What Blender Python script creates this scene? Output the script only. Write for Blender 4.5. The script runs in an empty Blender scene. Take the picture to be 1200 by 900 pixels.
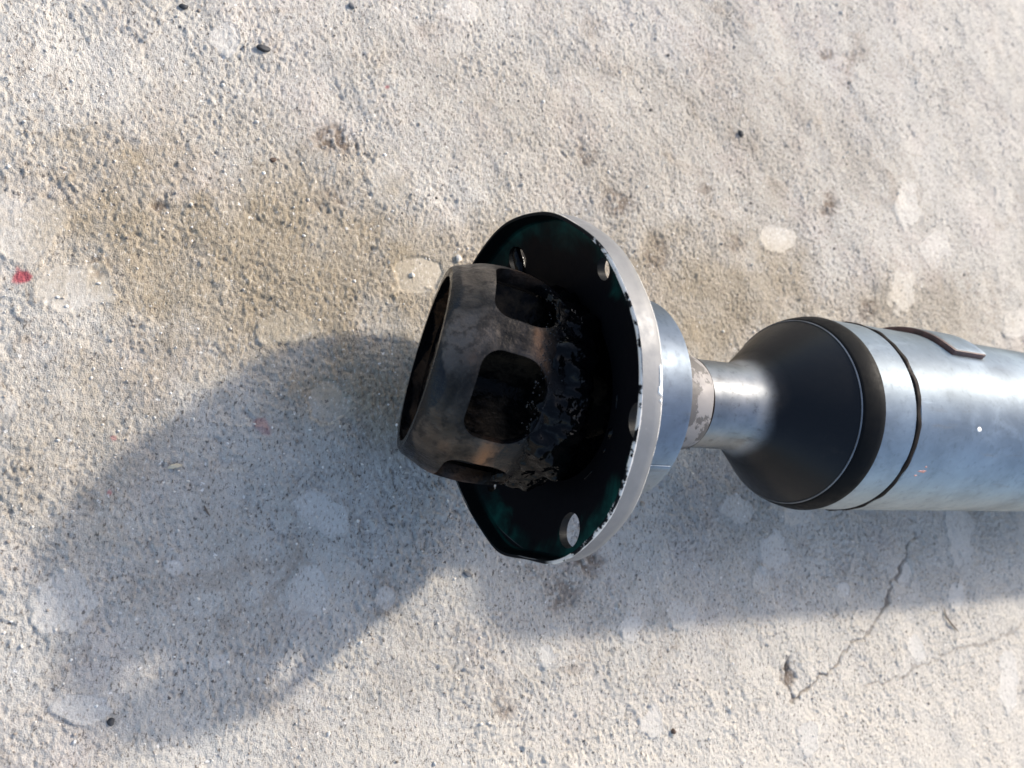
import bpy, bmesh, math, random
import numpy as np
from mathutils import Vector, Matrix

random.seed(4); rng = np.random.default_rng(7)
U = 0.065                       # tube diameter in metres: everything below is measured in tube diameters
scene = bpy.context.scene
C = scene.collection
R = math.radians

# ------------------------------------------------------------------ camera
cam_d = bpy.data.cameras.new('camera'); cam = bpy.data.objects.new('camera', cam_d); C.objects.link(cam)
cam_d.sensor_width = 36.0; cam_d.lens = 27.18; cam_d.clip_start = 0.005; cam_d.clip_end = 60.0
mx = Matrix(((0.88378, -0.08014, -0.46099), (-0.01959, 0.97802, -0.20757), (0.46749, 0.19248, 0.86279))).to_4x4()
mx.translation = Vector((-1.5650, -0.66907, 3.58307)) * U
cam.matrix_world = mx
cam_d.dof.use_dof = True; cam_d.dof.focus_distance = 0.222; cam_d.dof.aperture_fstop = 16.0
scene.camera = cam
scene.render.resolution_x = 1024; scene.render.resolution_y = 768

# ------------------------------------------------------------------ sky, sun, exposure
SUN_EL = 36.4
light_dir = Vector((-0.694, -0.409, -0.593)).normalized()
w = bpy.data.worlds.new('World'); scene.world = w; w.use_nodes = True
nt = w.node_tree; bg = nt.nodes['Background']
sky = nt.nodes.new('ShaderNodeTexSky'); sky.sky_type = 'NISHITA'; sky.sun_disc = False
sky.sun_elevation = R(SUN_EL); sky.sun_rotation = math.atan2(-light_dir.x, -light_dir.y)
sky.air_density = 1.0; sky.dust_density = 2.8; sky.ozone_density = 1.0
nt.links.new(sky.outputs[0], bg.inputs[0]); bg.inputs[1].default_value = 0.15
sun_d = bpy.data.lights.new('sun', 'SUN'); sun_d.energy = 2.0; sun_d.angle = R(2.9); sun_d.color = (1.0, 0.92, 0.81)
sun = bpy.data.objects.new('sun', sun_d); C.objects.link(sun)
sun.rotation_euler = light_dir.to_track_quat('-Z', 'Y').to_euler(); sun.location = (0.6, 0.4, 0.6)
vs = scene.view_settings
vs.view_transform = 'Standard'; vs.look = 'None'; vs.gamma = 1.0; vs.use_curve_mapping = False; vs.exposure = 1.30

# ------------------------------------------------------------------ helpers
def tag(o, label=None, cat=None, group=None, kind=None):
    if label: o['label'] = label
    if cat: o['category'] = cat
    if group: o['group'] = group
    if kind: o['kind'] = kind
    return o

def link(name, me, mat=None, parent=None, mw=None, sharp=35):
    o = bpy.data.objects.new(name, me); C.objects.link(o)
    if mat is not None:
        me.materials.clear(); me.materials.append(mat); me.polygons.foreach_set('material_index', np.zeros(len(me.polygons), np.int32))
    me.shade_smooth()
    if sharp: me.set_sharp_from_angle(angle=R(sharp))
    if parent is not None: o.parent = parent
    if mw is not None: o.matrix_local = mw
    return o

def lathe(prof, seg=200, closed=True, deform=None):
    """revolve (s, r) points about local X; phi = 0 is +Z, phi = 90 is +Y. r is in tube diameters"""
    vs_, fs = [], []; n = len(prof)
    for i in range(seg):
        ph = 2*math.pi*i/seg
        for s, r in prof:
            if deform: s, r = deform(s, r, ph)
            vs_.append((s*U, r*math.sin(ph)*U, r*math.cos(ph)*U))
    for i in range(seg):
        j = (i+1) % seg
        for k in range(n if closed else n-1):
            l = (k+1) % n
            fs.append((i*n+k, i*n+l, j*n+l, j*n+k))
    me = bpy.data.meshes.new('lathe'); me.from_pydata(vs_, [], fs)
    bm = bmesh.new(); bm.from_mesh(me)
    bmesh.ops.remove_doubles(bm, verts=bm.verts, dist=1e-6)
    bmesh.ops.recalc_face_normals(bm, faces=bm.faces)
    bm.to_mesh(me); bm.free()
    return me

def subdiv(prof, step=0.02):
    out = []
    n = len(prof)
    for i in range(n):
        a = prof[i]; b = prof[(i+1) % n]; d = math.dist(a, b); k = max(1, int(d/step))
        for j in range(k): out.append((a[0]+(b[0]-a[0])*j/k, a[1]+(b[1]-a[1])*j/k))
    return out

def boolean(me, cutter, op='DIFFERENCE'):
    a = bpy.data.objects.new('a', me); b = bpy.data.objects.new('b', cutter)
    C.objects.link(a); C.objects.link(b)
    m = a.modifiers.new('b', 'BOOLEAN'); m.operation = op; m.object = b; m.solver = 'EXACT'
    dg = bpy.context.evaluated_depsgraph_get(); dg.update()
    out = bpy.data.meshes.new_from_object(a.evaluated_get(dg))
    bpy.data.objects.remove(a); bpy.data.objects.remove(b)
    return out

def bevelled(me, width, seg=2, angle=40):
    a = bpy.data.objects.new('a', me); C.objects.link(a)
    m = a.modifiers.new('v', 'BEVEL'); m.width = width; m.segments = seg; m.limit_method = 'ANGLE'; m.angle_limit = R(angle)
    m.use_clamp_overlap = True
    dg = bpy.context.evaluated_depsgraph_get(); dg.update()
    out = bpy.data.meshes.new_from_object(a.evaluated_get(dg))
    bpy.data.objects.remove(a)
    return out

def bm_mesh(bm, name='m'):
    me = bpy.data.meshes.new(name); bmesh.ops.recalc_face_normals(bm, faces=bm.faces); bm.to_mesh(me); bm.free(); return me

class NT:
    def __init__(self, name):
        self.m = bpy.data.materials.new(name); self.m.use_nodes = True
        self.t = self.m.node_tree; self.b = self.t.nodes['Principled BSDF']
        self.tcn = self.t.nodes.new('ShaderNodeTexCoord'); self.tc = self.tcn.outputs['Object']
    def n(self, kind, **kw):
        x = self.t.nodes.new(kind)
        for k, v in kw.items(): setattr(x, k, v)
        return x
    def L(self, a, b): self.t.links.new(a, b)
    def inp(self, sock, v):
        if hasattr(v, 'is_output') or isinstance(v, bpy.types.NodeSocket): self.L(v, sock)
        else: sock.default_value = v
    def scaled(self, sc):
        mp = self.n('ShaderNodeMapping'); self.L(self.tc, mp.inputs[0]); mp.inputs['Scale'].default_value = sc; return mp.outputs[0]
    def noise(self, scale, detail=4, rough=0.55, vec=None, dist=0.0):
        x = self.n('ShaderNodeTexNoise'); self.L(vec if vec is not None else self.tc, x.inputs['Vector'])
        x.inputs['Scale'].default_value = scale; x.inputs['Detail'].default_value = detail
        x.inputs['Roughness'].default_value = rough; x.inputs['Distortion'].default_value = dist
        return x.outputs['Fac']
    def voro(self, scale, feature='F1', out='Distance', vec=None):
        x = self.n('ShaderNodeTexVoronoi', feature=feature); self.L(vec if vec is not None else self.tc, x.inputs['Vector'])
        x.inputs['Scale'].default_value = scale; return x.outputs[out]
    def ramp(self, fac, a, b, ca=0.0, cb=1.0):
        x = self.n('ShaderNodeMapRange'); x.interpolation_type = 'SMOOTHSTEP'
        self.inp(x.inputs[0], fac)
        for i, v in zip((1, 2, 3, 4), (a, b, ca, cb)): x.inputs[i].default_value = v
        return x.outputs[0]
    def math(self, op, a, b=0.0, c=0.0):
        x = self.n('ShaderNodeMath', operation=op)
        for i, v in enumerate((a, b, c)): self.inp(x.inputs[i], v)
        return x.outputs[0]
    def mix(self, fac, a, b, blend='MIX'):
        x = self.n('ShaderNodeMix', data_type='RGBA', blend_type=blend)
        self.inp(x.inputs['Factor'], fac)
        for nm, v in (('A', a), ('B', b)):
            s = [i for i in x.inputs if i.name == nm and i.type == 'RGBA'][0]
            if isinstance(v, tuple): s.default_value = (*v, 1)
            else: self.L(v, s)
        return [o for o in x.outputs if o.type == 'RGBA'][0]
    def bump(self, h, strength=0.3, dist=0.0005, normal=None):
        x = self.n('ShaderNodeBump'); self.L(h, x.inputs['Height']); x.inputs['Strength'].default_value = strength
        x.inputs['Distance'].default_value = dist
        if normal is not None: self.L(normal, x.inputs['Normal'])
        return x.outputs[0]
    def set(self, **kw):
        names = dict(col='Base Color', metal='Metallic', rough='Roughness', normal='Normal', coat='Coat Weight', coatr='Coat Roughness', spec='Specular IOR Level')
        for k, v in kw.items():
            s = self.b.inputs[names[k]]
            if isinstance(v, tuple): s.default_value = (*v, 1)
            else: self.inp(s, v)
        return self.m
    def radial(self):
        sp = self.n('ShaderNodeSeparateXYZ'); self.L(self.tc, sp.inputs[0])
        y2 = self.math('MULTIPLY', sp.outputs[1], sp.outputs[1]); z2 = self.math('MULTIPLY', sp.outputs[2], sp.outputs[2])
        return sp.outputs[0], self.math('SQRT', self.math('ADD', y2, z2)), sp.outputs

# ------------------------------------------------------------------ materials
def mat_galv(name, tint, rough=(0.64, 0.77), aniso=0.9):
    k = NT(name)
    big = k.noise(38, 5, 0.6); fine = k.noise(420, 4, 0.6); streak = k.noise(170, 5, 0.7, k.scaled((0.18, 1.0, 1.0)))
    mott = k.noise(105, 4, 0.65, k.scaled((0.6, 1.0, 1.0)), 0.6)
    c = k.mix(k.ramp(big, 0.3, 0.7), tuple(v*0.82 for v in tint), tuple(min(1, v*1.16) for v in tint))
    c = k.mix(k.math('MULTIPLY', k.ramp(mott, 0.50, 0.72), 0.32), c, tuple(min(1, v*1.45) for v in tint))
    c = k.mix(k.math('MULTIPLY', k.ramp(mott, 0.46, 0.30), 0.25), c, tuple(v*0.62 for v in tint))
    c = k.mix(k.math('MULTIPLY', k.ramp(fine, 0.52, 0.75), 0.40), c, tuple(v*0.55 for v in tint))
    scr = k.ramp(k.noise(260, 4, 0.7, k.scaled((0.06, 1.0, 1.0))), 0.66, 0.74)
    c = k.mix(k.math('MULTIPLY', scr, 0.45), c, tuple(min(1, v*1.7) for v in tint))
    dirt = k.ramp(streak, 0.60, 0.78)
    c = k.mix(k.math('MULTIPLY', dirt, 0.45), c, (0.115, 0.088, 0.070))
    met = k.math('SUBTRACT', 0.94, k.math('MULTIPLY', dirt, 0.30))
    r = k.math('ADD', k.ramp(mott, 0.25, 0.75, rough[0], rough[1]), k.math('MULTIPLY', k.math('SUBTRACT', fine, 0.5), 0.14))
    tg = k.n('ShaderNodeTangent', direction_type='RADIAL', axis='X'); k.L(tg.outputs[0], k.b.inputs['Tangent'])
    k.b.inputs['Anisotropic'].default_value = aniso; k.b.inputs['Anisotropic Rotation'].default_value = 0.25
    return k.set(col=c, metal=met, rough=r, normal=k.bump(k.math('ADD', k.math('MULTIPLY', fine, 0.30), mott), 0.10, 0.0005))
M_GALV = mat_galv('galvanised_steel', (0.305, 0.345, 0.372))
M_HUB = mat_galv('brushed_hub_steel', (0.225, 0.265, 0.312), (0.58, 0.68))

def mat_cup():
    # satin grey paint outside, chipped to bare steel on the lip edges; dark green primer and black grease inside
    k = NT('flange_cup_paint')
    s, r, xyz = k.radial()
    ch = k.noise(330, 5, 0.65); ch2 = k.noise(75, 3, 0.6)
    edge = k.math('MAXIMUM', k.ramp(s, 0.0010, 0.0), k.math('MULTIPLY', k.ramp(s, 0.0058, 0.0068), 0.82))
    outer = k.ramp(r, 0.715*U, 0.722*U)
    wear = k.math('MULTIPLY', k.ramp(k.math('ADD', k.math('MULTIPLY', edge, 0.46), k.math('MULTIPLY', k.math('ADD', ch, ch2), 0.5)), 0.80, 0.84), outer)
    speck = k.math('MULTIPLY', k.ramp(k.noise(520, 3, 0.6), 0.72, 0.76), 0.7)
    paint = k.mix(k.ramp(k.noise(60, 4, 0.6), 0.3, 0.7), (0.105, 0.108, 0.112), (0.140, 0.143, 0.147))
    paint = k.mix(speck, paint, (0.16, 0.16, 0.16))
    out_c = k.mix(wear, paint, (0.52, 0.50, 0.46))
    gn = k.noise(55, 4, 0.6)
    green = k.mix(k.ramp(gn, 0.40, 0.62), (0.003, 0.011, 0.011), (0.006, 0.046, 0.038))
    # grease smeared over the inside out to an uneven line
    gr = k.ramp(k.math('ADD', k.math('DIVIDE', r, U), k.math('MULTIPLY', k.math('SUBTRACT', k.noise(45, 4, 0.6, dist=1.0), 0.5), 0.50)), 0.62, 0.72)
    lipin = k.ramp(s, 0.0048, 0.0040)
    gr = k.math('MULTIPLY', gr, k.math('SUBTRACT', 1.0, k.math('MULTIPLY', lipin, 0.92)))
    in_c = k.mix(gr, (0.004, 0.004, 0.005), green)
    # inside = faces whose local position lies on the inner skin
    nsp = k.n('ShaderNodeSeparateXYZ'); k.L(k.tcn.outputs['Normal'], nsp.inputs[0])
    dotr = k.math('DIVIDE', k.math('ADD', k.math('MULTIPLY', nsp.outputs[1], xyz[1]), k.math('MULTIPLY', nsp.outputs[2], xyz[2])), r)
    inside = k.math('MAXIMUM', k.ramp(dotr, -0.15, -0.35), k.math('MULTIPLY', k.ramp(nsp.outputs[0], -0.4, -0.6), k.ramp(r, 0.722*U, 0.716*U)))
    hole = k.math('MULTIPLY', k.ramp(k.math('ABSOLUTE', nsp.outputs[0]), 0.6, 0.4), k.ramp(r, 0.71*U, 0.70*U))
    endf = k.math('MULTIPLY', k.ramp(nsp.outputs[0], -0.3, -0.5), k.ramp(r, 0.716*U, 0.722*U))
    upper = k.ramp(k.math('DIVIDE', k.math('SUBTRACT', xyz[2], k.math('MULTIPLY', xyz[1], 0.35)), U), 0.28, 0.36)
    greasy = k.math('MULTIPLY', endf, k.math('SUBTRACT', 1.0, k.math('MULTIPLY', k.ramp(k.math('ADD', ch, ch2), 0.99, 1.05), upper)))
    inside = k.math('MAXIMUM', inside, k.math('MAXIMUM', hole, greasy))
    in_c = k.mix(k.math('MAXIMUM', hole, greasy), in_c, (0.006, 0.007, 0.008))
    c = k.mix(inside, out_c, in_c)
    met = k.math('MULTIPLY', k.math('SUBTRACT', 1.0, inside), k.math('ADD', 0.22, k.math('MULTIPLY', wear, -0.2)))
    ro = k.math('ADD', k.math('MULTIPLY', inside, -0.08), k.ramp(ch, 0.3, 0.7, 0.48, 0.60))
    return k.set(col=c, metal=met, rough=ro, spec=k.ramp(inside, 0.0, 1.0, 0.45, 0.04), normal=k.bump(k.math('ADD', ch, k.math('MULTIPLY', wear, -0.6)), 0.16, 0.0004))
M_CUP = mat_cup()

def mat_collar():
    k = NT('mauve_grey_collar_paint')
    a = k.noise(110, 5, 0.6); b = k.noise(300, 4, 0.6)
    m = k.ramp(k.math('ADD', k.math('MULTIPLY', a, 0.8), k.math('MULTIPLY', b, 0.25)), 0.50, 0.54)
    c = k.mix(m, (0.052, 0.047, 0.044), (0.168, 0.158, 0.152))
    return k.set(col=c, metal=k.math('MULTIPLY', m, 0.2), rough=k.ramp(b, 0.3, 0.7, 0.55, 0.7), normal=k.bump(k.math('ADD', m, b), 0.25, 0.0003))
M_COLLAR = mat_collar()

def mat_cone():
    # bare steel neck fading into a black cone
    k = NT('black_cone_over_steel_neck')
    s, r, xyz = k.radial()
    n1 = k.noise(70, 4, 0.6); n2 = k.noise(420, 4, 0.65); st = k.noise(150, 5, 0.7, k.scaled((0.3, 1.0, 1.0)))
    pos = k.math('ADD', s, k.math('MULTIPLY', k.math('SUBTRACT', n1, 0.5), 0.10*U))
    blk = k.ramp(pos, -0.535*U, -0.405*U)
    steel = k.mix(k.ramp(n1, 0.3, 0.7), (0.20, 0.215, 0.225), (0.31, 0.32, 0.325))
    steel = k.mix(k.math('MULTIPLY', k.ramp(st, 0.56, 0.72), 0.45), steel, (0.085, 0.075, 0.066))
    steel = k.mix(k.math('MULTIPLY', k.ramp(n2, 0.56, 0.70), 0.35), steel, (0.09, 0.085, 0.08))
    dust = k.math('MULTIPLY', k.ramp(k.noise(95, 5, 0.7, k.scaled((1, 1, 0.35))), 0.58, 0.80), 0.22)
    black = k.mix(dust, (0.006, 0.0065, 0.0075), (0.040, 0.033, 0.026))
    c = k.mix(blk, steel, black)
    met = k.math('MULTIPLY', k.math('SUBTRACT', 1.0, blk), 0.95)
    tg = k.n('ShaderNodeTangent', direction_type='RADIAL', axis='X'); k.L(tg.outputs[0], k.b.inputs['Tangent'])
    k.b.inputs['Anisotropic Rotation'].default_value = 0.25; k.L(k.math('MULTIPLY', k.math('SUBTRACT', 1.0, blk), 0.85), k.b.inputs['Anisotropic'])
    ro = k.math('ADD', k.ramp(blk, 0.0, 1.0, 0.58, 0.36), k.math('MULTIPLY', k.math('SUBTRACT', n2, 0.5), 0.22))
    return k.set(col=c, metal=met, rough=ro, spec=0.16, normal=k.bump(k.math('ADD', n2, n1), 0.10, 0.0004))
M_CONE = mat_cone()

def mat_rubber(name, col=(0.005, 0.0055, 0.006), rough=0.45):
    k = NT(name); a = k.noise(300, 4, 0.6); b = k.noise(60, 3, 0.6)
    c = k.mix(k.math('MULTIPLY', k.ramp(b, 0.45, 0.8), 0.4), col, (0.008, 0.008, 0.0085))
    return k.set(col=c, rough=k.ramp(a, 0.3, 0.7, rough-0.08, rough+0.12), spec=0.03, normal=k.bump(a, 0.15, 0.0003))
M_BLACK = mat_rubber('black_satin_ring')
M_SEAMLINE = mat_rubber('black_seam_line', (0.015, 0.012, 0.010), 0.55)  # black for the tube seam's step shadow and the collar's dark gap line

def mat_plain(name, col, metal=0.0, rough=0.5, amt=0.25, scale=200, bump=0.2):
    k = NT(name); a = k.noise(scale, 4, 0.6)
    c = k.mix(k.ramp(a, 0.3, 0.7), tuple(v*(1-amt) for v in col), tuple(min(1, v*(1+amt)) for v in col))
    return k.set(col=c, metal=metal, rough=rough, normal=k.bump(a, bump, 0.0004))
M_CHIP = mat_plain('white_chipped_paint', (0.72, 0.70, 0.64), 0.0, 0.6, 0.08)
M_RUSTRED = mat_plain('dark_red_brown', (0.055, 0.024, 0.020), 0.0, 0.6, 0.5)
M_REDMARK = mat_plain('faded_red_mark', (0.42, 0.20, 0.16), 0.2, 0.5, 0.25)

def mat_cage():
    k = NT('greasy_heat_stained_cage_steel')
    a = k.noise(55, 5, 0.62, dist=0.5); b = k.noise(300, 5, 0.65); d = k.noise(28, 3, 0.5, k.scaled((1.6, 0.8, 0.8)))
    c = k.mix(k.ramp(a, 0.32, 0.68), (0.011, 0.010, 0.009), (0.092, 0.077, 0.064))
    cop = k.ramp(d, 0.52, 0.62)
    c = k.mix(k.math('MULTIPLY', cop, 0.62), c, (0.21, 0.105, 0.050))
    scr = k.ramp(k.noise(180, 5, 0.7, k.scaled((0.25, 1, 1))), 0.66, 0.76)
    c = k.mix(k.math('MULTIPLY', scr, 0.45), c, (0.20, 0.185, 0.165))
    c = k.mix(k.math('MULTIPLY', k.ramp(b, 0.50, 0.62), 0.6), c, (0.010, 0.0095, 0.0095))
    # oil that thickens towards the end pushed into the cup
    s, r, xyz = k.radial()
    oil = k.ramp(k.math('ADD', k.math('DIVIDE', s, U), k.math('MULTIPLY', k.math('SUBTRACT', a, 0.5), 0.6)), 0.03, 0.17)
    oil = k.math('MAXIMUM', oil, k.ramp(k.math('ADD', k.math('DIVIDE', s, U), k.math('ADD', k.math('MULTIPLY', k.math('SUBTRACT', a, 0.5), 0.14), k.math('MULTIPLY', k.math('COSINE', k.math('MULTIPLY', k.math('ARCTAN2', xyz[1], xyz[2]), 6.0)), 0.016))), -0.226, -0.240))
    c = k.mix(oil, c, (0.003, 0.003, 0.0035))
    ro = k.math('ADD', k.ramp(b, 0.3, 0.7, 0.30, 0.55), k.math('MULTIPLY', oil, -0.12))
    return k.set(col=c, metal=k.math('MULTIPLY', k.math('SUBTRACT', 1.0, oil), 0.72), rough=ro,
                 spec=0.2, normal=k.bump(k.math('ADD', b, k.math('MULTIPLY', a, 0.9)), 0.7, 0.0006))
M_CAGE = mat_cage()
def mat_race():
    k = NT('oily_race_steel'); a = k.noise(120, 5, 0.65); b = k.noise(480, 3, 0.6)
    c = k.mix(k.ramp(a, 0.42, 0.72), (0.003, 0.0028, 0.0026), (0.050, 0.035, 0.022))
    return k.set(col=c, metal=k.ramp(a, 0.45, 0.7, 0.0, 0.6), rough=k.ramp(a, 0.3, 0.7, 0.12, 0.42), spec=0.05, normal=k.bump(k.math('ADD', a, b), 0.6, 0.0005))
M_RACE = mat_race()
def mat_grease():
    k = NT('wet_black_grease'); a = k.noise(260, 3, 0.55); b = k.voro(420)
    return k.set(col=(0.0016, 0.0016, 0.0018), rough=0.10, normal=k.bump(k.math('ADD', a, k.math('MULTIPLY', b, 0.5)), 0.8, 0.0006), spec=0.10)
M_GREASE = mat_grease()

def mat_ground():
    k = NT('weathered_concrete')
    at = k.n('ShaderNodeAttribute', attribute_name='stain'); sp = k.n('ShaderNodeSeparateColor'); k.L(at.outputs['Color'], sp.inputs[0])
    tan, smooth, brown = sp.outputs[0], sp.outputs[1], sp.outputs[2]; 
    at2 = k.n('ShaderNodeAttribute', attribute_name='marks'); sp2 = k.n('ShaderNodeSeparateColor'); k.L(at2.outputs['Color'], sp2.inputs[0])
    red, crack, cream = sp2.outputs[0], sp2.outputs[1], sp2.outputs[2]
    big = k.noise(17, 5, 0.6); mid = k.noise(90, 5, 0.65); mpf = k.n('ShaderNodeMapping'); k.L(k.tc, mpf.inputs[0]); mpf.inputs['Rotation'].default_value = (0, 0, -.6); mpf.inputs['Scale'].default_value = (1.5, .85, 1); fine = k.noise(820, 4, 0.72, mpf.outputs[0]); sand = k.noise(2200, 2, 0.6)
    hue = k.noise(26, 4, 0.6)
    c = k.mix(k.ramp(big, 0.3, 0.7), (0.340, 0.316, 0.274), (0.434, 0.409, 0.362))
    c = k.mix(k.math('MULTIPLY', k.ramp(hue, 0.48, 0.72), 0.55), c, (0.385, 0.332, 0.298))
    c = k.mix(k.math('MULTIPLY', k.ramp(mid, 0.35, 0.75), 0.40), c, (0.50, 0.472, 0.428))
    blot = k.noise(48, 4, 0.6, dist=0.8)
    c = k.mix(k.math('MULTIPLY', k.ramp(blot, 0.54, 0.72), 0.55), c, (0.25, 0.208, 0.162))
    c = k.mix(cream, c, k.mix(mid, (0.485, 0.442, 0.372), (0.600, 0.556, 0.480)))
    tn = k.mix(mid, (0.195, 0.158, 0.104), (0.315, 0.264, 0.188))
    c = k.mix(k.math('MULTIPLY', tan, 0.95), c, tn)
    c = k.mix(k.math('MULTIPLY', smooth, 0.50), c, k.mix(tan, (0.375, 0.362, 0.335), (0.285, 0.245, 0.178)))
    c = k.mix(k.math('MULTIPLY', brown, 0.88), c, (0.135, 0.098, 0.070))
    # grains: light quartz and dark grit, their contrast also standing for relief shading
    dk = k.math('MULTIPLY', k.ramp(fine, 0.55, 0.66), k.math('SUBTRACT', 0.95, k.math('MULTIPLY', smooth, 0.36)))
    c = k.mix(dk, c, (0.118, 0.098, 0.078))
    lt = k.math('MULTIPLY', k.ramp(fine, 0.47, 0.30), 0.55)
    c = k.mix(lt, c, (0.585, 0.555, 0.50))
    wv = k.n('ShaderNodeVectorMath', operation='MULTIPLY_ADD'); wn = k.n('ShaderNodeTexNoise'); k.L(k.tc, wn.inputs['Vector']); wn.inputs['Scale'].default_value = 1400; k.L(wn.outputs['Color'], wv.inputs[0]); wv.inputs[1].default_value = (.0016, .0016, .0016); k.L(k.tc, wv.inputs[2]); wv = wv.outputs[0]
    cell = k.voro(560, out='Color', vec=wv); csp = k.n('ShaderNodeSeparateColor'); k.L(cell, csp.inputs[0])
    cd = k.voro(560, vec=wv)
    c = k.mix(k.math('MULTIPLY', k.math('MULTIPLY', k.ramp(csp.outputs[0], 0.955, 0.965), k.ramp(cd, 0.32, 0.22)), 0.8), c, (0.075, 0.065, 0.06))
    q = k.math('MULTIPLY', k.ramp(csp.outputs[1], 0.965, 0.975), k.ramp(cd, 0.30, 0.20))
    c = k.mix(k.math('MULTIPLY', q, 0.5), c, (0.84, 0.81, 0.76))  # white quartz specks, their pale colour standing for sun glitter
    c = k.mix(crack, c, (0.10, 0.078, 0.062))
    c = k.mix(red, c, (0.30, 0.070, 0.080))
    ro = k.math('SUBTRACT', k.ramp(mid, 0.3, 0.7, 0.82, 0.95), k.math('ADD', k.math('MULTIPLY', smooth, 0.22), k.math('MULTIPLY', q, 0.5)))
    h = k.math('ADD', k.math('MULTIPLY', fine, 1.0), k.math('MULTIPLY', sand, 0.45))
    h = k.math('MULTIPLY', h, k.math('SUBTRACT', 1.0, k.math('MULTIPLY', smooth, 0.75)))
    return k.set(col=c, rough=ro, spec=0.3, normal=k.bump(h, 0.8, 0.0012))
M_GROUND = mat_ground()

# ------------------------------------------------------------------ ground (x, y in millimetres while shaping)
PERM = rng.random((64, 256, 256)).astype(np.float32)
def vnoise(x, y, scale, seed):
    """smooth value noise, about 0..1, feature size = scale mm"""
    X = x/scale + 37.3*seed; Y = y/scale + 11.9*seed
    xi = np.floor(X).astype(int); yi = np.floor(Y).astype(int); fx = X-xi; fy = Y-yi
    fx = fx*fx*fx*(fx*(fx*6-15)+10); fy = fy*fy*fy*(fy*(fy*6-15)+10)
    T = PERM[seed % 64]; a = xi & 255; b = yi & 255; a1 = (xi+1) & 255; b1 = (yi+1) & 255
    return (T[a, b]*(1-fx)+T[a1, b]*fx)*(1-fy) + (T[a, b1]*(1-fx)+T[a1, b1]*fx)*fy
def rot(x, y, a): c, s = math.cos(a), math.sin(a); return c*x+s*y, -s*x+c*y
def sstep(v, a, b): t = np.clip((v-a)/(b-a), 0, 1); return t*t*(3-2*t)

# smooth splashes of cement: centre, half axis a, half axis b (mm)
PATCHES = [(-23.3,78.4,6.0,1.3,.1,-7.5),(-126.9,44.3,10.5,2.0,1.0,-10.1),(-110.5,27.9,8.5,1.2,.7,-8.2),(-107.2,-55.6,7.9,-.4,.7,-7.5),
 (-42.3,-31.8,8.7,0,.2,-7.0),(-43.5,-55.2,7.5,-.3,.3,-7.7),(-81.9,-46.8,2.8,-.1,.1,-2.3),(140,-48.1,8.5,-.2,-1.0,-8.0),(133.2,-57.9,6,-.2,-.8,-6.5),
 (68.7,-71.7,5.6,-.3,-.3,-5.2),(91.3,-69.2,6,-.3,-.4,-5.1),(33.5,-79,5.2,-.4,-.2,-4.8),(124.9,-30.2,8.2,0,-.6,-5.4),(156.6,-31.8,9,0,-.7,-4.9),
 (180.1,-63.8,3.7,-.2,-.5,-3.1),(222,-57.4,7.1,-.2,-1.3,-6.7),(267.6,-40.8,10.7,-.1,-3.9,-16.9),(160.9,91.8,10.9,1.9,-.8,-6.3),(259.2,127.4,11.4,2.3,-2.6,-13.4),
 (246,76.6,10.1,1.4,-2.4,-12.4),(278.1,107,11.8,2,-2.1,-9.9),(75.7,-105,4.8,-.6,-.4,-5.5),(-12.4,48.6,9.2,1.4,0,-6.7),(-53.9,22.8,8.2,.9,.2,-4.9),
 (-42.3,1.9,6.3,.4,.2,-6.9),(-123.7,-5.1,4.1,.3,.6,-5.8),(-100.4,-80.7,5.7,-.6,.3,-3.2),(-81.2,-57.3,2.1,-.1,.1,-1.8),(-69.6,-72,3.5,-.3,.1,-2.7),
 (-22.8,-57.3,3.2,-.1,0,-3),(339.8,72.4,11.7,1.4,-2.7,-10.2),(254.4,-69.9,5.1,-.2,-1.2,-5.3),(222.6,-90.3,5.2,-.4,-1.1,-5.7),(151.7,-120,6.5,-.8,-1,-7.3),
 (287.8,-110.5,8.1,-.7,-2.9,-11.2),(4.1,154.8,7,2.4,0,-5.1),(-77.6,116.4,3.5,1.1,.3,-5.4)]
BROWN = [(-40.1,69.6,7.3,1.5,.1,-5.4),(-42.2,91.7,9.1,2.3,.2,-5.6),(72.8,91.7,10.1,2.1,-.4,-6),(59.4,109.8,4.9,1.2,-.3,-5.6),(119.9,105.3,5.4,1.1,-.6,-6.1),
 (199.6,115.4,6.1,1.2,-1.3,-8.2),(218.3,63.7,7.5,1,-1.1,-6.1),(17.3,-93.7,6.1,-.7,-.1,-3.6),(43.9,-83.9,6.7,-.6,-.1,-2.7),(143.5,-94.6,3.7,-.3,-.6,-4.4),
 (-93.3,57,3.6,.7,.3,-3.7),(-106,36,5,.8,.3,-3.5),(133.3,84.1,7,1.2,-.5,-4.8),(229,203,6.9,2.1,-1.9,-11.6),(209.5,200.9,5.3,1.6,-.5,-3.1),
 (40.9,-57.4,7.5,-.3,-.3,-7.3),(92.7,71.5,9.7,1.6,-.6,-7.4),(51.9,-46.3,5.7,-.1,-.3,-5.8)]
REDS = [(-125.1,29.6,1.9,.3,.2,-2.1,1),(-23.9,115.3,1.2,.4,0,-1,.8),(-60.7,-7.1,2.7,.1,.1,-2.5,.38),(-99.4,-12.3,.7,0,.1,-.7,.5),(-99.1,-26.9,.6,0,.1,-.7,.6)]
CRACK = [(234.6,-39.4),(225.6,-48.1),(219.2,-56.5),(211.3,-64.3),(203.5,-73),(193.4,-80.5),(184.1,-84.7),(173.8,-90.7),(162.6,-98.3),(151.9,-101.8),(142.6,-104.6)]
FISSURE = [(144.4,-87.7),(142.1,-94.5),(145.6,-103.1)]
SCRATCH = [(189.3,-104.1),(212,-100),(242.7,-94.7),(275.9,-90.4),(304.9,-86.4)]
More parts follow.
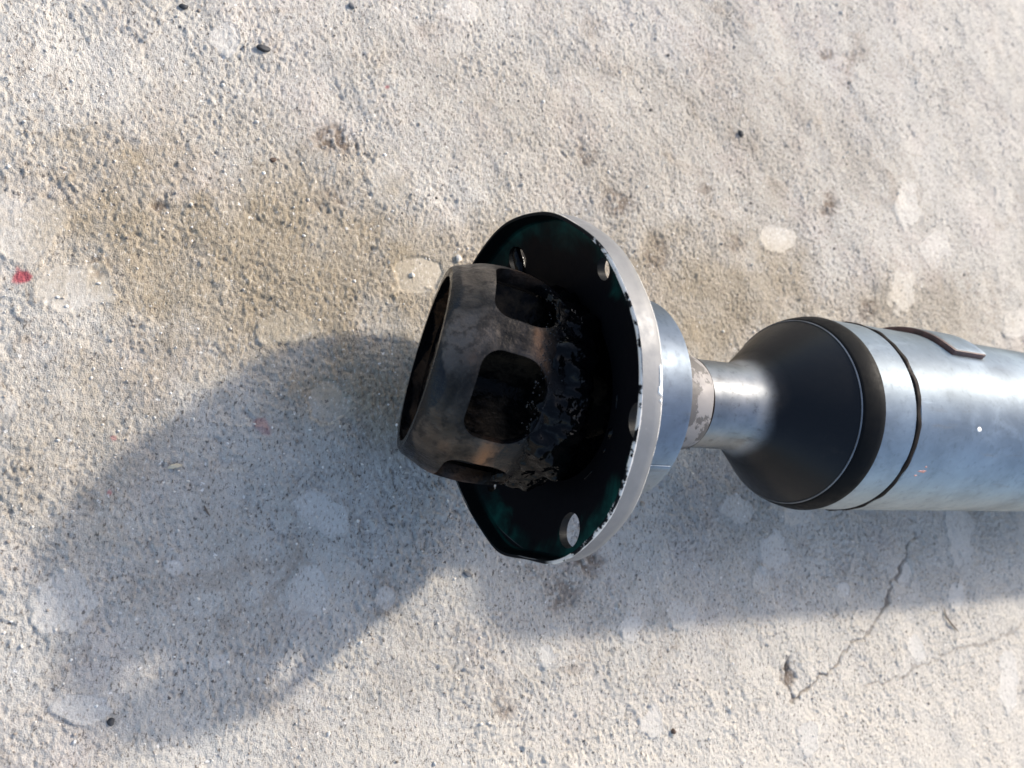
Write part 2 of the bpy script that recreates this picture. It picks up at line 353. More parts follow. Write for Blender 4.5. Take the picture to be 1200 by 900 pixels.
STAINS = [(-70,42,56,9,2,-44,1.0),(9.9,50,50,8,0,-26,.95),(111.6,60,84,11,-2,-30,.85),(250,66,90,10,-4,-24,.55),(-24,8,42,4,0,-24,.9),(-108,-10,30,3,0,-30,.35),(120,130,140,20,-4,-40,.28)]

def ell(x, y, e):
    cx, cy, ax_, ay_, bx_, by_ = e[:6]; d = ax_*by_-ay_*bx_
    dx, dy = x-cx, y-cy
    return np.sqrt(((dx*by_-dy*bx_)/d)**2 + ((-dx*ay_+dy*ax_)/d)**2)
def polyd(x, y, pts):
    best = np.full(x.shape, 1e9, np.float32); par = np.zeros(x.shape, np.float32)
    n = len(pts)-1
    for i in range(n):
        (x0, y0), (x1, y1) = pts[i], pts[i+1]; dx, dy = x1-x0, y1-y0
        t = np.clip(((x-x0)*dx+(y-y0)*dy)/(dx*dx+dy*dy), 0, 1)
        d = np.hypot(x-x0-t*dx, y-y0-t*dy); m = d < best
        best = np.where(m, d, best); par = np.where(m, (i+t)/n, par)
    return best, par

def ground_fields(x, y):
    x = np.asarray(x, np.float64); y = np.asarray(y, np.float64)
    wob = (vnoise(x, y, 5, 1)-.5)*.55 + (vnoise(x, y, 14, 2)-.5)*.75 + (vnoise(x, y, 1.6, 3)-.5)*.22
    smooth = np.zeros_like(x); plate = np.zeros_like(x)
    for i, e in enumerate(PATCHES):
        near = (np.abs(x-e[0]) < 32) & (np.abs(y-e[1]) < 32)
        if not near.any(): continue
        d = ell(x[near], y[near], e) + wob[near]
        m = sstep(d, 1.06, 0.86)*(0.62+.38*((i*7) % 5)/4)
        smooth[near] = np.maximum(smooth[near], m)
        sign = -1 if i in (15, 22, 24) else 1
        plate[near] += sign*(sstep(d, 1.05, .80)*.45 + .30*np.exp(-((d-.93)/.10)**2)*(1 if sign > 0 else .8))
    brown = np.zeros_like(x)
    grit = vnoise(x, y, 1.1, 4)*.5 + vnoise(x, y, 2.6, 5)*.5
    for i, e in enumerate(BROWN):
        near = (np.abs(x-e[0]) < 32) & (np.abs(y-e[1]) < 32)
        if not near.any(): continue
        d = ell(x[near], y[near], e) + wob[near]*1.1
        brown[near] = np.maximum(brown[near], sstep(d, 1.3, .3)*sstep(grit[near], .22, .62)*(.55+.45*((i*3) % 4)/3))
    tan = np.zeros_like(x)
    for e in STAINS: tan = np.maximum(tan, sstep(ell(x, y, e)+wob*.45+(vnoise(x, y, 40, 6)-.5)*.5, 1.35, .45)*e[6])
    tan = np.clip(tan*(0.9+.5*(vnoise(x, y, 9, 7)-.4)), 0, 1)
    red = np.zeros_like(x)
    for e in REDS: red = np.maximum(red, sstep(ell(x, y, e)+wob*1.3+(grit-.5)*.9, 1.1, .6)*e[6])
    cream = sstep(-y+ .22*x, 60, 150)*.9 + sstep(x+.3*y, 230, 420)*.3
    jx = x+(vnoise(x, y, 3.2, 8)-.5)*3.2+(vnoise(x, y, 9, 9)-.5)*3; jy = y+(vnoise(x, y, 3.2, 10)-.5)*3.2+(vnoise(x, y, 9, 11)-.5)*3
    crack = np.zeros_like(x); cdep = np.zeros_like(x)
    near = (x > 130) & (x < 310) & (y > -118) & (y < -20)
    if near.any():
        d, p = polyd(jx[near], jy[near], CRACK); wd = .75*(1-.55*p)*(.6+.8*vnoise(x[near], y[near], 7, 12))
        cdep[near] += sstep(d, wd*1.8, wd*.3)*.75; crack[near] = sstep(d, wd*1.7, wd*.4)*.68*(.4+.9*vnoise(x[near], y[near], 6, 38))
        d, p = polyd(jx[near], jy[near], FISSURE); cdep[near] += sstep(d, 1.6, .3)*.8; crack[near] = np.maximum(crack[near], sstep(d, 1.8, .4)*.55)
        d, p = polyd(jx[near], jy[near], SCRATCH); crack[near] = np.maximum(crack[near], sstep(d, 1.3, .3)*.38); cdep[near] += sstep(d, 1.2, .2)*.25
    # relief in mm. the trowelled skin is gone: short ridges, pits and loose-looking grains
    u, v = rot(x, y, 0.5)
    rough = 1-smooth*.74
    h = (vnoise(x, y, .75, 20)-.5)*.46 + (vnoise(u*1.8, v, 1.3, 21)-.5)*.42 + (vnoise(x, y, 3.6, 22)-.5)*.26
    h += (vnoise(u, v*1.4, 2.7, 23)-.5)*.20
    pit = vnoise(u*1.2, v, 2.2, 24)*.6+vnoise(x, y, 5.5, 25)*.4
    h -= sstep(pit, .64, .80)*.10
    pit2 = vnoise(x, y, 3.4, 26)*.75+vnoise(x, y, 1.1, 27)*.25
    h -= sstep(pit2, .78, .86)*.40
    h += sstep(vnoise(x, y, 1.7, 28), .78, .92)*.35
    pit3 = vnoise(u*1.5, v, 1.35, 33)*.7+vnoise(x, y, 4.2, 34)*.3
    h -= sstep(pit3, .68, .82)*.30
    wearm = .66+.52*sstep(vnoise(x, y, 21, 35)*.6+vnoise(x, y, 8, 36)*.4, .30, .66)
    edge = np.maximum(np.maximum(-146-x, x-420), np.maximum(-160-y, y-310))
    built = 1-sstep(edge, -8, 2)                     # beyond the finely built area the material alone carries the grain
    h *= rough*wearm*built
    h += (((vnoise(x, y, 13, 30)-.5)*1.0+(vnoise(x, y, 7, 37)-.5)*.55)*(1-.5*smooth) + (vnoise(x, y, 33, 31)-.5)*.9 + (vnoise(x, y, 90, 32)-.5)*1.0)*built
    h += plate
    h -= brown*.9
    h -= cdep
    # flat where the cup and the far joint rest
    return h, tan, smooth, brown, red, crack, cream

def axis_coords(fine_lo, fine_hi, step_lo, step_hi, outer):
    n = int((fine_hi-fine_lo)/((step_lo+step_hi)/2)); t = np.linspace(0, 1, n)
    a = fine_lo + (fine_hi-fine_lo)*(t*step_lo+ t*t*(step_hi-step_lo)/2)/((step_lo+step_hi)/2)
    lo = fine_lo-np.geomspace(2, outer+fine_lo, 34)[::-1]; hi = fine_hi+np.geomspace(2, outer-fine_hi, 34)
    return np.concatenate([lo, a, hi])
gx = axis_coords(-148, 422, .36, .62, 20000); gy = axis_coords(-162, 312, .36, .58, 20000)
GX, GY = np.meshgrid(gx, gy, indexing='ij')
H, tan, smo, bro, red, cra, cre = ground_fields(GX.ravel(), GY.ravel())
probe = ground_fields(np.linspace(-9, 9, 37), np.zeros(37)-.5)[0]
ZOFF = -float(np.max(probe)) + 0.25
def ground_z(x, y): return (float(ground_fields(np.array([x]), np.array([y]))[0][0])+ZOFF)/1000
nv = GX.size; me = bpy.data.meshes.new('ground')
co = np.stack([GX.ravel(), GY.ravel(), H+ZOFF], 1)/1000
ni, nj = len(gx), len(gy)
I, J = np.meshgrid(np.arange(ni-1), np.arange(nj-1), indexing='ij'); a0 = (I*nj+J).ravel()
quads = np.stack([a0, a0+nj, a0+nj+1, a0+1], 1).astype(np.int32)
me.vertices.add(nv); me.vertices.foreach_set('co', co.astype(np.float32).ravel())
me.loops.add(quads.size); me.loops.foreach_set('vertex_index', quads.ravel())
me.polygons.add(len(quads)); me.polygons.foreach_set('loop_start', np.arange(0, quads.size, 4, dtype=np.int32))
me.update(calc_edges=True)
for nm, ch in (('stain', (tan, smo, bro)), ('marks', (red, cra, cre))):
    at = me.attributes.new(nm, 'FLOAT_COLOR', 'POINT')
    at.data.foreach_set('color', np.stack([*ch, np.ones(nv)], 1).astype(np.float32).ravel())
ground = link('ground', me, M_GROUND, sharp=None)
tag(ground, 'pitted pale grey concrete slab with tan stains and smooth cement splashes', 'ground', kind='structure')

# ------------------------------------------------------------------ the drive shaft: one thing with its parts
AXZ = 0.7455                                          # axis height over the slab
shaft = bpy.data.objects.new('drive_shaft', None); C.objects.link(shaft)
shaft.empty_display_size = 0.02
tag(shaft, 'galvanised steel drive shaft with black cone and open greasy joint lying on concrete', 'drive shaft')

def at_shaft(x): return Matrix.Translation(Vector((x, 0, AXZ))*U)
TX = 1.6712                                           # tube end (cone ring) along the axis
M_T = at_shaft(TX)
CUPROT = Matrix(((0.99254, -0.08807, 0.08426), (0.08775, 0.99611, 0.00745), (-0.08459, 0.0, 0.99642))).to_4x4()
M_CUPX = Matrix.Translation(Vector((0, 0, AXZ))*U) @ CUPROT

FAR = 9.2                                             # far end of the tube, well outside the picture
tube = link('tube', lathe([(0.262, 0.47), (0.262, 0.500), (0.266, 0.505)] + [(0.27+i*.25, 0.5055) for i in range(1, 34)] + [(FAR-TX, 0.5055), (FAR-TX, 0.47)], 220), M_GALV, shaft, M_T)
link('tube_collar_band', lathe([(0.0, 0.46), (0.0, 0.498), (0.006, 0.503), (0.10, 0.5035), (0.228, 0.5035), (0.234, 0.499), (0.234, 0.46)], 220), M_GALV, shaft, M_T)
def seam_def(s, r, ph):
    return s + .004*math.sin(3*ph+1)+.003*math.sin(11*ph), r + .0025*math.sin(17*ph)+.002*math.sin(29*ph+2)
link('seam_shadow_ring', lathe([(0.230, 0.45), (0.230, 0.500), (0.236, 0.507), (0.248, 0.510), (0.260, 0.508), (0.266, 0.500), (0.266, 0.45)], 220, deform=seam_def), M_SEAMLINE, shaft, M_T)  # black bead painted in for the shadow of the step at the seam

# cone + neck in one turned piece; the ring that closes it
neck = [(-0.86, 0.215), (-0.70, 0.2145), (-0.58, 0.2145)]
p0, p1, p2 = (-0.575, 0.2145), (-0.435, 0.2145), (-0.345, 0.302)
for i in range(15):
    t = i/14; neck.append(((1-t)**2*p0[0]+2*t*(1-t)*p1[0]+t*t*p2[0], (1-t)**2*p0[1]+2*t*(1-t)*p1[1]+t*t*p2[1]))
neck += [(-0.24, 0.383), (-0.135, 0.462), (-0.122, 0.470), (-0.100, 0.466), (-0.05, 0.44), (-0.05, 0.15), (-0.86, 0.15)]
link('cone', lathe(neck, 220), M_CONE, shaft, M_T)
link('cone_ring', lathe([(-0.118, 0.455), (-0.121, 0.472), (-0.116, 0.4795), (-0.104, 0.485), (-0.07, 0.4965), (-0.035, 0.505), (-0.012, 0.508), (0.001, 0.5065), (0.004, 0.502), (0.004, 0.455)], 220), M_BLACK, shaft, M_T)
link('ring_edge', lathe([(-0.122, 0.464), (-0.1255, 0.4725), (-0.1205, 0.4765), (-0.115, 0.472)], 220), mat_plain('ring_edge_glint', (0.115, 0.122, 0.13), .5, .5), shaft, M_T)  # light caught by the bevelled lip, put in as a paler colour
# painted collar between hub and neck
link('painted_collar', lathe([(-1.16, 0.12), (-1.16, 0.252), (-0.93, 0.247), (-0.86, 0.238), (-0.815, 0.230), (-0.800, 0.2255), (-0.797, 0.221), (-0.797, 0.12)], 160,
     deform=lambda s, r, ph: (s+.004*math.sin(5*ph)*(s > -.9), r)), M_COLLAR, shaft, M_T)
link('collar_gap_line', lathe([(-0.800, 0.20), (-0.800, 0.2235), (-0.792, 0.2235), (-0.788, 0.218), (-0.788, 0.20)], 160), M_SEAMLINE, shaft, M_T)  # black ring drawn as the thin dark gap line beside the collar
# hub behind the cup
def to_plate(s, r, ph):
    f = 1-min(1, max(0, (s-.12)/.40)); return s+(-.0878*r*math.sin(ph)+.0846*r*math.cos(ph))*f, r
hub = link('hub', lathe([(0.170, 0.428), (0.170, 0.4595), (0.21, 0.4595), (0.30, 0.4595), (0.525, 0.4595), (0.545, 0.455), (0.551, 0.446), (0.560, 0.30), (0.575, 0.262), (0.58, 0.20),
      (0.54, 0.20), (0.53, 0.42), (0.30, 0.428)], 200, deform=to_plate), M_HUB, shaft, at_shaft(0))
# cup: thin lip, bolt plate, six bolt holes
def cup_def(s, r, ph):
    d = (math.degrees(ph)+180) % 360 - 180
    g = lambda c, w_: math.exp(-((d-c)/w_)**2)
    k = max(0, (r-.55)/.19)
    dr = .024*g(-117, 9) - .012*g(-143, 16) - .012*g(-99, 9) + .005*g(-85, 8)
    dr += .003*math.sin(5*ph+.6)+.002*math.sin(13*ph)
    ds = (.004*math.sin(3*ph+1)+.0025*math.sin(9*ph+2))*(1 if s < .05 else .3)
    return s+ds*k, r+dr*k
cup_prof = subdiv([(0.0, 0.728), (0.0, 0.738), (0.004, 0.742), (0.098, 0.742), (0.107, 0.736), (0.112, 0.72), (0.122, 0.700), (0.195, 0.430), (0.195, 0.405), (0.158, 0.405), (0.085, 0.700), (0.080, 0.714), (0.066, 0.7205), (0.03, 0.7225)], .03)
cup_me = lathe(cup_prof, 240, deform=cup_def)
bm = bmesh.new()
for i in range(6):
    ph = R(-22+60*i); r = .62; hr = (.068, .044, .060, .06, .030, .072)[i]
    ret = bmesh.ops.create_cone(bm, cap_ends=True, segments=28, radius1=hr*U, radius2=hr*U, depth=.2*U)
    mt = Matrix.Translation(Vector((.1, r*math.sin(ph), r*math.cos(ph)))*U) @ Matrix.Rotation(R(90), 4, 'Y')
    bmesh.ops.transform(bm, matrix=mt, verts=ret['verts'])
cup_me = boolean(cup_me, bm_mesh(bm))
cup = link('flange_cup', cup_me, M_CUP, shaft, M_CUPX)
tag(cup, 'chipped grey flange cup with dark green inside and bolt holes')

def skin_patch(name, pts_fn, mat, parent, mw):
    me = pts_fn(); return link(name, me, mat, parent, mw)
def blob_on(radius, s0, ph0, hs, hp, thick, seed, parent, mat, name, mw, irr=1.0):
    """ragged thin blob lying on a cylinder, half sizes hs (along) and hp (around, degrees)"""
    rnd = random.Random(seed); bm = bmesh.new(); N = 22
    cen = []
    rings = []
    for k, (f, tk) in enumerate(((1.0, -.3), (0.93, .55), (0.6, 1.0))):
        ring = []
        for i in range(N):
            a = 2*math.pi*i/N
            j = 1+irr*(.22*math.sin(3*a+seed)+.16*math.sin(7*a+2*seed))
            s = s0+hs*f*j*math.cos(a); ph = R(ph0+hp*f*j*math.sin(a)); r = radius+thick*tk
            ring.append(bm.verts.new((s*U, r*math.sin(ph)*U, r*math.cos(ph)*U)))
        rings.append(ring)
    for q in range(2):
        for i in range(N):
            bm.faces.new((rings[q][i], rings[q][(i+1) % N], rings[q+1][(i+1) % N], rings[q+1][i]))
    bm.faces.new(rings[2])
    me = bm_mesh(bm)
    top = me.polygons[-1]; c0 = top.center
    if top.normal.y*c0.y+top.normal.z*c0.z < 0: me.flip_normals()
    return link(name, me, mat, parent, mw, sharp=60)
for s0, ph0, hs, hp, sd in ((.0945, -7.4, .0065, 3.0, 2), (.0925, -11.2, .010, 1.9, 4), (.094, -14.2, .005, .5, 5)):
    blob_on(.7402, s0, ph0, hs, hp, .0025, sd, cup, M_CHIP, 'paint_chip', None)
blob_on(.5055, .73, -13.8, .019, 1.5, .002, 3, tube, M_CHIP, 'paint_dot', None, .12)
for i, (s0, ph0, hs, hp) in enumerate(((.392, -41.5, .030, .8), (.36, -44.5, .010, .5), (.40, -38.5, .008, .5))):
    blob_on(.5055, s0, ph0, hs, hp, .0008, i+5, tube, M_REDMARK, 'red_scuff', None)

# balance plate: a curved steel strip welded round the upper flank of the tube
def plate_mesh(s0, s1, a0, a1, r0, r1, rs=.02):
    bm = bmesh.new(); n = 24; m = 6; g = {}
    for li, r in enumerate((r0, r1)):
        for i in range(n+1):
            for j in range(m+1):
                ph = R(a0+(a1-a0)*i/n); f = j/m
                # the lower corner nearest the cone is cut round
                c = max(0, 1-i/3.0); ss = s0+(s1-s0)*f + (rs*c*c if j == 0 else 0)
                g[li, i, j] = bm.verts.new((ss*U, r*math.sin(ph)*U, r*math.cos(ph)*U))
    for li in (0, 1):
        for i in range(n):
            for j in range(m): bm.faces.new((g[li, i, j], g[li, i+1, j], g[li, i+1, j+1], g[li, i, j+1]))
    for i in range(n):
        for j in (0, m): bm.faces.new((g[0, i, j], g[0, i+1, j], g[1, i+1, j], g[1, i, j]))
    for j in range(m):
        for i in (0, n): bm.faces.new((g[0, i, j], g[0, i, j+1], g[1, i, j+1], g[1, i, j]))
    return bevelled(bm_mesh(bm), .004*U, 2, 50)
wgt = link('balance_plate', plate_mesh(.714, .99, 36.0, 104, .503, .5385), M_GALV, shaft, M_T)
link('plate_edge_strip', plate_mesh(.692, .984, 35.1, 105, .503, .5365, .02), M_RUSTRED, wgt, Matrix.Identity(4))  # dark red-brown strip along the plate's cone-side and lower edges
# crimp tab on the hub's lower flank
bm = bmesh.new(); bmesh.ops.create_cube(bm, size=1)
bmesh.ops.transform(bm, matrix=Matrix.Rotation(R(51), 4, 'X') @ Matrix.Translation(Vector((.46, 0, .459))*U) @ Matrix.Diagonal((.14*U, .035*U, .012*U, 1)), verts=bm.verts)
link('crimp_tab', bevelled(bm_mesh(bm), .004*U, 2), M_HUB, hub, Matrix.Identity(4))

# ---- cage, inner race and balls' windows
CAX = Vector((0.951, -0.237, 0.196)).normalized(); CZ = (Vector((0, 0, 1))-CAX*CAX.z).normalized(); CY = CZ.cross(CAX)
CEN = Vector((-0.172, 0.043, 0.732))
M_C = Matrix(((CAX.x, CY.x, CZ.x, CEN.x*U), (CAX.y, CY.y, CZ.y, CEN.y*U), (CAX.z, CY.z, CZ.z, CEN.z*U), (0, 0, 0, 1)))
CAGE_SPIN = -27.0
def barrel(s):
    a = abs(s+.01); return .459-.9*a*a if a < .14 else .4414-(a-.14)*.40
SF, SB = -.265, .345                                   # front and buried end of the cage
prof = [(s, barrel(s)) for s in np.linspace(SF+.012, SB-.012, 25)]
prof = [(SF, .352)] + [(SF, barrel(SF)-.008)] + prof + [(SB, barrel(SB)-.010), (SB, .345)] + [(s, .352+.045*(1-(s/.3)**2)) for s in np.linspace(.3, -.24, 13)]
cage_me = lathe(prof, 192)
bm = bmesh.new()
for i in range(6):
    ph = R(CAGE_SPIN+60*i); N = 40; bot, top = [], []
    hw, hh, sc_ = .138, .170, .030
    for q in range(4):
        cr = (.125, .075, .075, .125)[q]; cx = sc_+(hw-cr)*(1, -1, -1, 1)[q]; cy = (hh-cr)*(1, 1, -1, -1)[q]
        for t in range(9):
            a = R(90*q+t*90/8); u_, v_ = cx+cr*math.cos(a), cy+cr*math.sin(a)
            for lst, r in ((bot, .22), (top, .60)):
                p = Vector((u_, v_, r))
                p = Matrix.Rotation(-ph, 3, 'X') @ p
                lst.append(bm.verts.new(p*U))
    n = len(bot); bm.faces.new(bot[::-1]); bm.faces.new(top)
    for k in range(n): bm.faces.new((bot[k], bot[(k+1) % n], top[(k+1) % n], top[k]))
cage_me = boolean(cage_me, bm_mesh(bm))
cage_me = bevelled(cage_me, .009*U, 3, 48)
cage = link('ball_cage', cage_me, M_CAGE, shaft, M_C, sharp=30)
tag(cage, 'dark oily bearing cage with rounded windows and brown heat stains')
# inner race: rounded star with six ball tracks and a splined bore
def race_mesh():
    bm = bmesh.new(); ns, npz = 20, 180; g = {}
    for i in range(ns+1):
        s = -.205+.473*i/ns
        for j in range(npz):
            ph = 2*math.pi*j/npz
            base = math.sqrt(max(.01, .383**2-(s*.55)**2))
            d = (math.degrees(ph)-CAGE_SPIN+30) % 60-30
            x = d/60*2*math.pi*.36/6*6/ (2*math.pi*.36/6) # -0.5..0.5 over one sector
            arc = R(d)*.36
            tr = math.sqrt(max(0, .17**2-arc**2)) if abs(arc) < .17 else 0
            r = min(base, .405-tr*1.18) if tr > 0 else base
            r = max(r, .20)
            g[i, j] = bm.verts.new((s*U, r*math.sin(ph)*U, r*math.cos(ph)*U))
    bore = {}
    for i in (0, ns):
        s = -.205 if i == 0 else .268
        for j in range(npz):
            ph = 2*math.pi*j/npz; r = .150+(.008 if (j % 6) < 3 else -.008)
            bore[i, j] = bm.verts.new((s*U, r*math.sin(ph)*U, r*math.cos(ph)*U))
    for j in range(npz):
        k = (j+1) % npz
        for i in range(ns): bm.faces.new((g[i, j], g[i+1, j], g[i+1, k], g[i, k]))
        bm.faces.new((g[0, j], g[0, k], bore[0, k], bore[0, j])); bm.faces.new((g[ns, j], bore[ns, j], bore[ns, k], g[ns, k]))
        bm.faces.new((bore[0, j], bore[0, k], bore[ns, k], bore[ns, j]))
    return bm_mesh(bm)
link('front_grease', lathe([(-.205, .22), (-.212, .30), (-.205, .358), (-.17, .358), (-.17, .22)], 120), M_GREASE, shaft, M_C)
race = link('inner_race', race_mesh(), M_RACE, shaft, M_C, sharp=30)
link('stub_shaft', lathe([(.0, .0), (.0, .139), (.55, .139), (.55, .0)], 60, closed=False), M_RACE, shaft, M_C)
# grease: lumpy collar round the buried end of the cage, and a smear inside each window
def lump(prof, seg, amp, seed):
    me = lathe(subdiv(prof, .02), seg)
    n = len(me.vertices); co = np.empty(n*3, np.float32); me.vertices.foreach_get('co', co); co = co.reshape(-1, 3)
    no = np.empty(n*3, np.float32); me.vertices.foreach_get('normal', no); no = no.reshape(-1, 3)
    ph = np.arctan2(co[:, 1], co[:, 2])*30; mm = co[:, 0]*1000+np.hypot(co[:, 1], co[:, 2])*500
    d = (vnoise(ph+200, mm+200, 3.0, 40+seed)-.5)+.5*(vnoise(ph+200, mm+200, 1.2, 41+seed)-.5)+1.2*(vnoise(ph+200, mm+200, 9, 42+seed)-.5)
    co += no*(d*amp*U)[:, None]; me.vertices.foreach_set('co', co.ravel()); me.update(); return me
link('grease_collar', lump([(.15, .36), (.14, .415), (.19, .432), (.27, .425), (.34, .40), (.38, .33), (.36, .28)], 260, .040, 0), M_GREASE, shaft, M_C, sharp=None)
link('grease_bed', lump([(.30, .02), (.30, .20), (.26, .36), (.20, .425), (.30, .425), (.48, .42), (.48, .02)], 220, .022, 4), M_GREASE, hub, Matrix.Identity(4), sharp=None)
def blob(bm, c, rad, seed):
    ret = bmesh.ops.create_icosphere(bm, subdivisions=3, radius=1)
    rnd = random.Random(seed); o = [rnd.uniform(0, 9) for _ in range(6)]
    for v in ret['verts']:
        p = v.co; k = 1+.15*math.sin(3*p.x+o[0])*math.sin(3*p.y+o[1])+.07*math.sin(5*p.z+o[2])*math.sin(6*p.x+o[3])
        v.co = Vector((c[0]+p.x*rad[0]*k, c[1]+p.y*rad[1]*k, c[2]+p.z*rad[2]*k))*U
bm = bmesh.new(); ph = R(CAGE_SPIN+60-9)
blob(bm, (.05, .27*math.sin(ph), .27*math.cos(ph)), (.10, .055, .05), 11)
link('grease_lump', bm_mesh(bm), M_GREASE, race, Matrix.Identity(4), sharp=None)
# wet beads that glint on the grease: too small and many to count
bm = bmesh.new(); rb = random.Random(21)
def bead(s, r, ph, rad):
    ret = bmesh.ops.create_icosphere(bm, subdivisions=2, radius=1)
    sx, sy, sz = (rad*rb.uniform(.8, 1.6) for _ in range(3))
    c0 = Vector((s, r*math.sin(ph), r*math.cos(ph)))
    for v in ret['verts']: v.co = (c0+Vector((v.co.x*sx, v.co.y*sy, v.co.z*sz)))*U
for _ in range(170):
    s = .10+abs(rb.gauss(0, .055)); bead(s, barrel(min(s, .33))+rb.uniform(-.006, .004), R(rb.gauss(0, 24)), rb.uniform(.0012, .0032))
kb = NT('glossy_grease_bead')
tag(link('grease_beads', bm_mesh(bm), kb.set(col=(0.004, 0.004, 0.0045), rough=0.03, spec=0.4), shaft, M_C, sharp=None), kind='stuff')
bm = bmesh.new(); ph = R(98)
blob(bm, (.115, .615*math.sin(ph), .615*math.cos(ph)), (.030, .09, .026), 77)
link('grease_plug', bm_mesh(bm), M_GREASE, cup, Matrix.Identity(4), sharp=None)
link('bore_grease', lathe([(.165, .404), (.165, .427), (.50, .427), (.50, .404)], 160, deform=to_plate), M_GREASE, hub, Matrix.Identity(4))
# far joint housing that carries the other end (outside the picture)
far = lathe([(0.0, 0.20), (0.0, 0.47), (0.03, 0.505), (0.35, 0.52), (0.38, 0.70), (0.40, AXZ-.004), (0.52, AXZ-.004), (0.54, 0.72), (0.54, 0.20)], 120)
link('end_flange', far, M_HUB, shaft, at_shaft(FAR-.02))

# ------------------------------------------------------------------ loose bits on the slab
M_PEB = {'black': mat_plain('black_stone', (0.020, 0.021, 0.022), 0, .6, .4, 500, .6), 'brown': mat_plain('brown_stone', (0.075, 0.045, 0.028), 0, .7, .4, 500, .6),
         'pale': mat_plain('pale_stone', (0.52, 0.47, 0.40), 0, .7, .15, 500, .6), 'grey': mat_plain('grey_stone', (0.10, 0.10, 0.10), 0, .7, .3, 500, .6)}
def pebble(x, y, sx, sy, sz, kind, label, seed, rz=0):
    bm = bmesh.new(); blob_u = bmesh.ops.create_icosphere(bm, subdivisions=3, radius=1)
    rnd = random.Random(seed); planes = [Vector((rnd.gauss(0, 1), rnd.gauss(0, 1), rnd.gauss(0, 1))).normalized() for _ in range(9)]
    for v in bm.verts:
        for pl in planes:
            d = v.co.dot(pl)
            if d > .70: v.co -= pl*(d-.70)*.85
        v.co = Vector((v.co.x*sx, v.co.y*sy, v.co.z*sz))/1000
    o = link('pebble', bm_mesh(bm), M_PEB[kind], sharp=28)
    o.location = (x/1000, y/1000, ground_z(x, y)+sz*.45/1000); o.rotation_euler = (rnd.uniform(-.1, .1), rnd.uniform(-.1, .1), rz)
    return tag(o, label, 'pebble', 'loose pebbles on the concrete')
pebble(-66.1, 116.4, 2.3, 1.3, 1.0, 'black', 'small flat black pebble beside a pale smooth cement spot', 1, .1)
pebble(143.2, 138.7, 1.7, 1.9, 1.3, 'black', 'small black pebble on bare concrete beyond the shaft cone', 2, .4)
pebble(-61.2, 78.7, 1.3, .8, .7, 'brown', 'tiny brown pebble at the edge of the tan stain', 3, .5)
pebble(-90.4, 124.0, 1.5, 1.0, .9, 'black', 'small dark chip lying away from the stains', 4, .2)
pebble(-37.6, 142.4, 1.2, 1.4, .9, 'grey', 'small grey chip far from the tan stain', 5, .7)
pebble(2.5, 55.6, 1.1, 1.6, 1.1, 'pale', 'pale orange grain next to the cup rim', 6, .2)
pebble(-14.5, 47.0, 1.0, 1.0, .8, 'pale', 'round pale grain in the shallow smooth hollow by the cage', 7, 0)
pebble(5.2, -51.2, 1.7, 1.0, .7, 'grey', 'dark grey chip in the sunlit gap below the cup', 8, -.3)
pebble(84.2, -107.9, 1.1, 1.1, .7, 'brown', 'brown speck beside a small white cement splash', 9, 0)
pebble(-94.4, -84.6, 1.1, 1.0, .8, 'black', 'black speck at the tip of the cup shadow', 10, 0)

M_STRAW = mat_plain('dry_straw', (0.42, 0.35, 0.24), 0, .7, .2, 600)
M_FIBRE = mat_plain('dark_fibre', (0.10, 0.075, 0.055), 0, .7, .2, 600)
def sliver(name, pts, rad, mat, label):
    bm = bmesh.new(); rings = []; N = 7; n = len(pts)
    P = [Vector((x/1000, y/1000, ground_z(x, y)+(rad*.6+z)/1000)) for x, y, z in pts]
    for i, p in enumerate(P):
        d = (P[min(i+1, n-1)]-P[max(i-1, 0)]).normalized(); sd = Vector((-d.y, d.x, 0)).normalized(); up = sd.cross(d)*-1
        k = (.35 if i in (0, n-1) else 1.0)
        rings.append([bm.verts.new(p+(sd*math.cos(2*math.pi*j/N)*rad*k+up*math.sin(2*math.pi*j/N)*rad*.5*k)/1000) for j in range(N)])
    for i in range(n-1):
        for j in range(N): bm.faces.new((rings[i][j], rings[i][(j+1) % N], rings[i+1][(j+1) % N], rings[i+1][j]))
    bm.faces.new(rings[0][::-1]); bm.faces.new(rings[-1])
    return tag(link(name, bm_mesh(bm), mat), label, 'straw' if name == 'straw_bit' else 'fibre')
sliver('straw_bit', [(-85.5, -20.0, 0), (-84.4, -19.7, .3), (-83.2, -19.4, .4), (-81.9, -19.3, 0)], .65, M_STRAW, 'pale straw bit lying inside the cup shadow')
sliver('fibre', [(-75.5, -30.2, 0), (-74.9, -31.6, .2), (-73.9, -33.0, .1)], .35, M_FIBRE, 'short dark fibre inside the cup shadow')
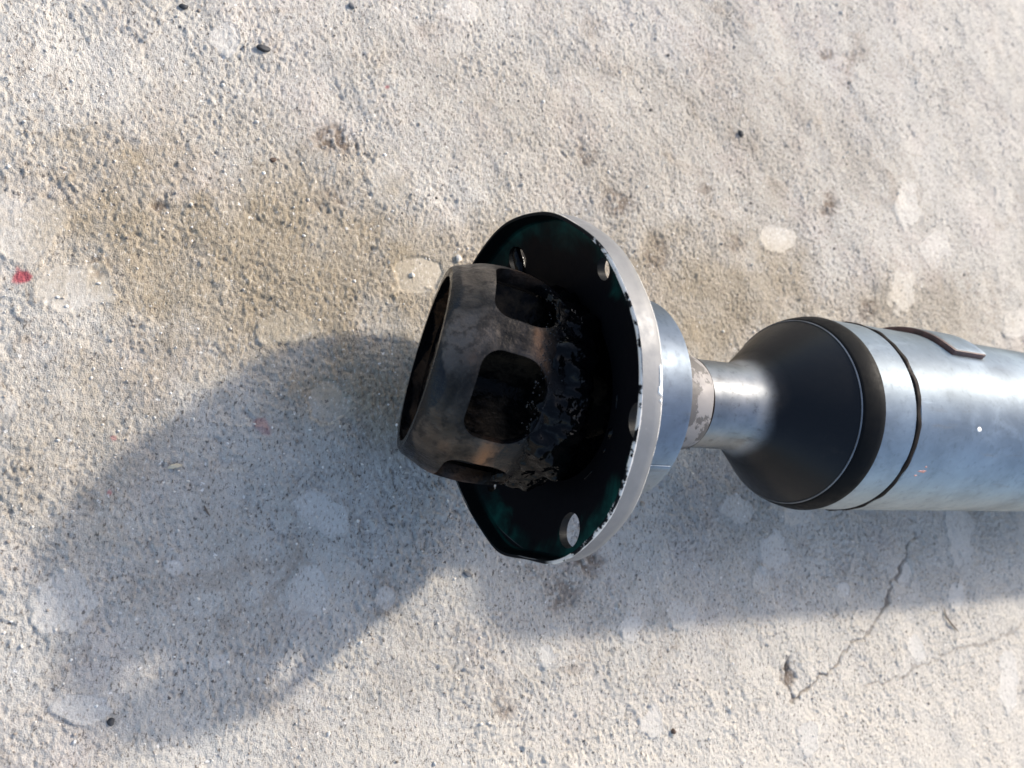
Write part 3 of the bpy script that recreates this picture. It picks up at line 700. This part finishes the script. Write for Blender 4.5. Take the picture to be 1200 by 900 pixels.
sliver('fibre', [(245.3, -74.1, .2), (246.2, -78.2, .5), (248.8, -82.1, .5), (252.3, -85.0, .2)], .55, M_FIBRE, 'curved dark fibre near the edge of the tube shadow')

# loose sand grains, far too many to count: one mesh
def grains(n):
    gxs = rng.uniform(-140, 400, n); gys = rng.uniform(-145, 290, n)
    keep = rng.random(n) < np.clip(1.15-(gxs+140)/620, .25, 1); gxs, gys = gxs[keep], gys[keep]
    zz = ground_fields(gxs, gys)[0]+ZOFF
    ico = bmesh.new(); bmesh.ops.create_icosphere(ico, subdivisions=1, radius=1)
    V0 = np.array([v.co[:] for v in ico.verts]); F0 = np.array([[v.index for v in f.verts] for f in ico.faces]); ico.free()
    m = len(gxs); sc = rng.lognormal(-1.15, .35, (m, 1, 1))*rng.uniform(.65, 1.3, (m, 1, 3)); jit = 1+rng.uniform(-.25, .25, (m, len(V0), 1))
    vv = (V0[None]*sc*jit + np.stack([gxs, gys, zz+.12], 1)[:, None])/1000
    ff = (F0[None]+(np.arange(m)*len(V0))[:, None, None]).reshape(-1, 3)
    me = bpy.data.meshes.new('grains'); me.vertices.add(m*len(V0)); me.vertices.foreach_set('co', vv.astype(np.float32).ravel())
    me.loops.add(ff.size); me.loops.foreach_set('vertex_index', ff.astype(np.int32).ravel()); me.polygons.add(len(ff))
    me.polygons.foreach_set('loop_start', np.arange(0, ff.size, 3, dtype=np.int32)); me.update(calc_edges=True)
    k = NT('sand_grains'); cl = k.n('ShaderNodeNewGeometry').outputs['Random Per Island']
    rp = k.n('ShaderNodeValToRGB'); k.L(cl, rp.inputs[0]); e = rp.color_ramp.elements
    e[0].position = 0; e[0].color = (.10, .085, .07, 1); e[1].position = 1; e[1].color = (.66, .63, .58, 1)
    for p, c in ((.15, (.30, .25, .20, 1)), (.35, (.50, .45, .39, 1)), (.85, (.58, .54, .48, 1))):
        x = e.new(p); x.color = c
    return tag(link('sand_grains', me, k.set(col=rp.outputs[0], rough=.75), sharp=None), 'loose sand grains scattered over the concrete', 'sand', kind='stuff')
grains(5200)
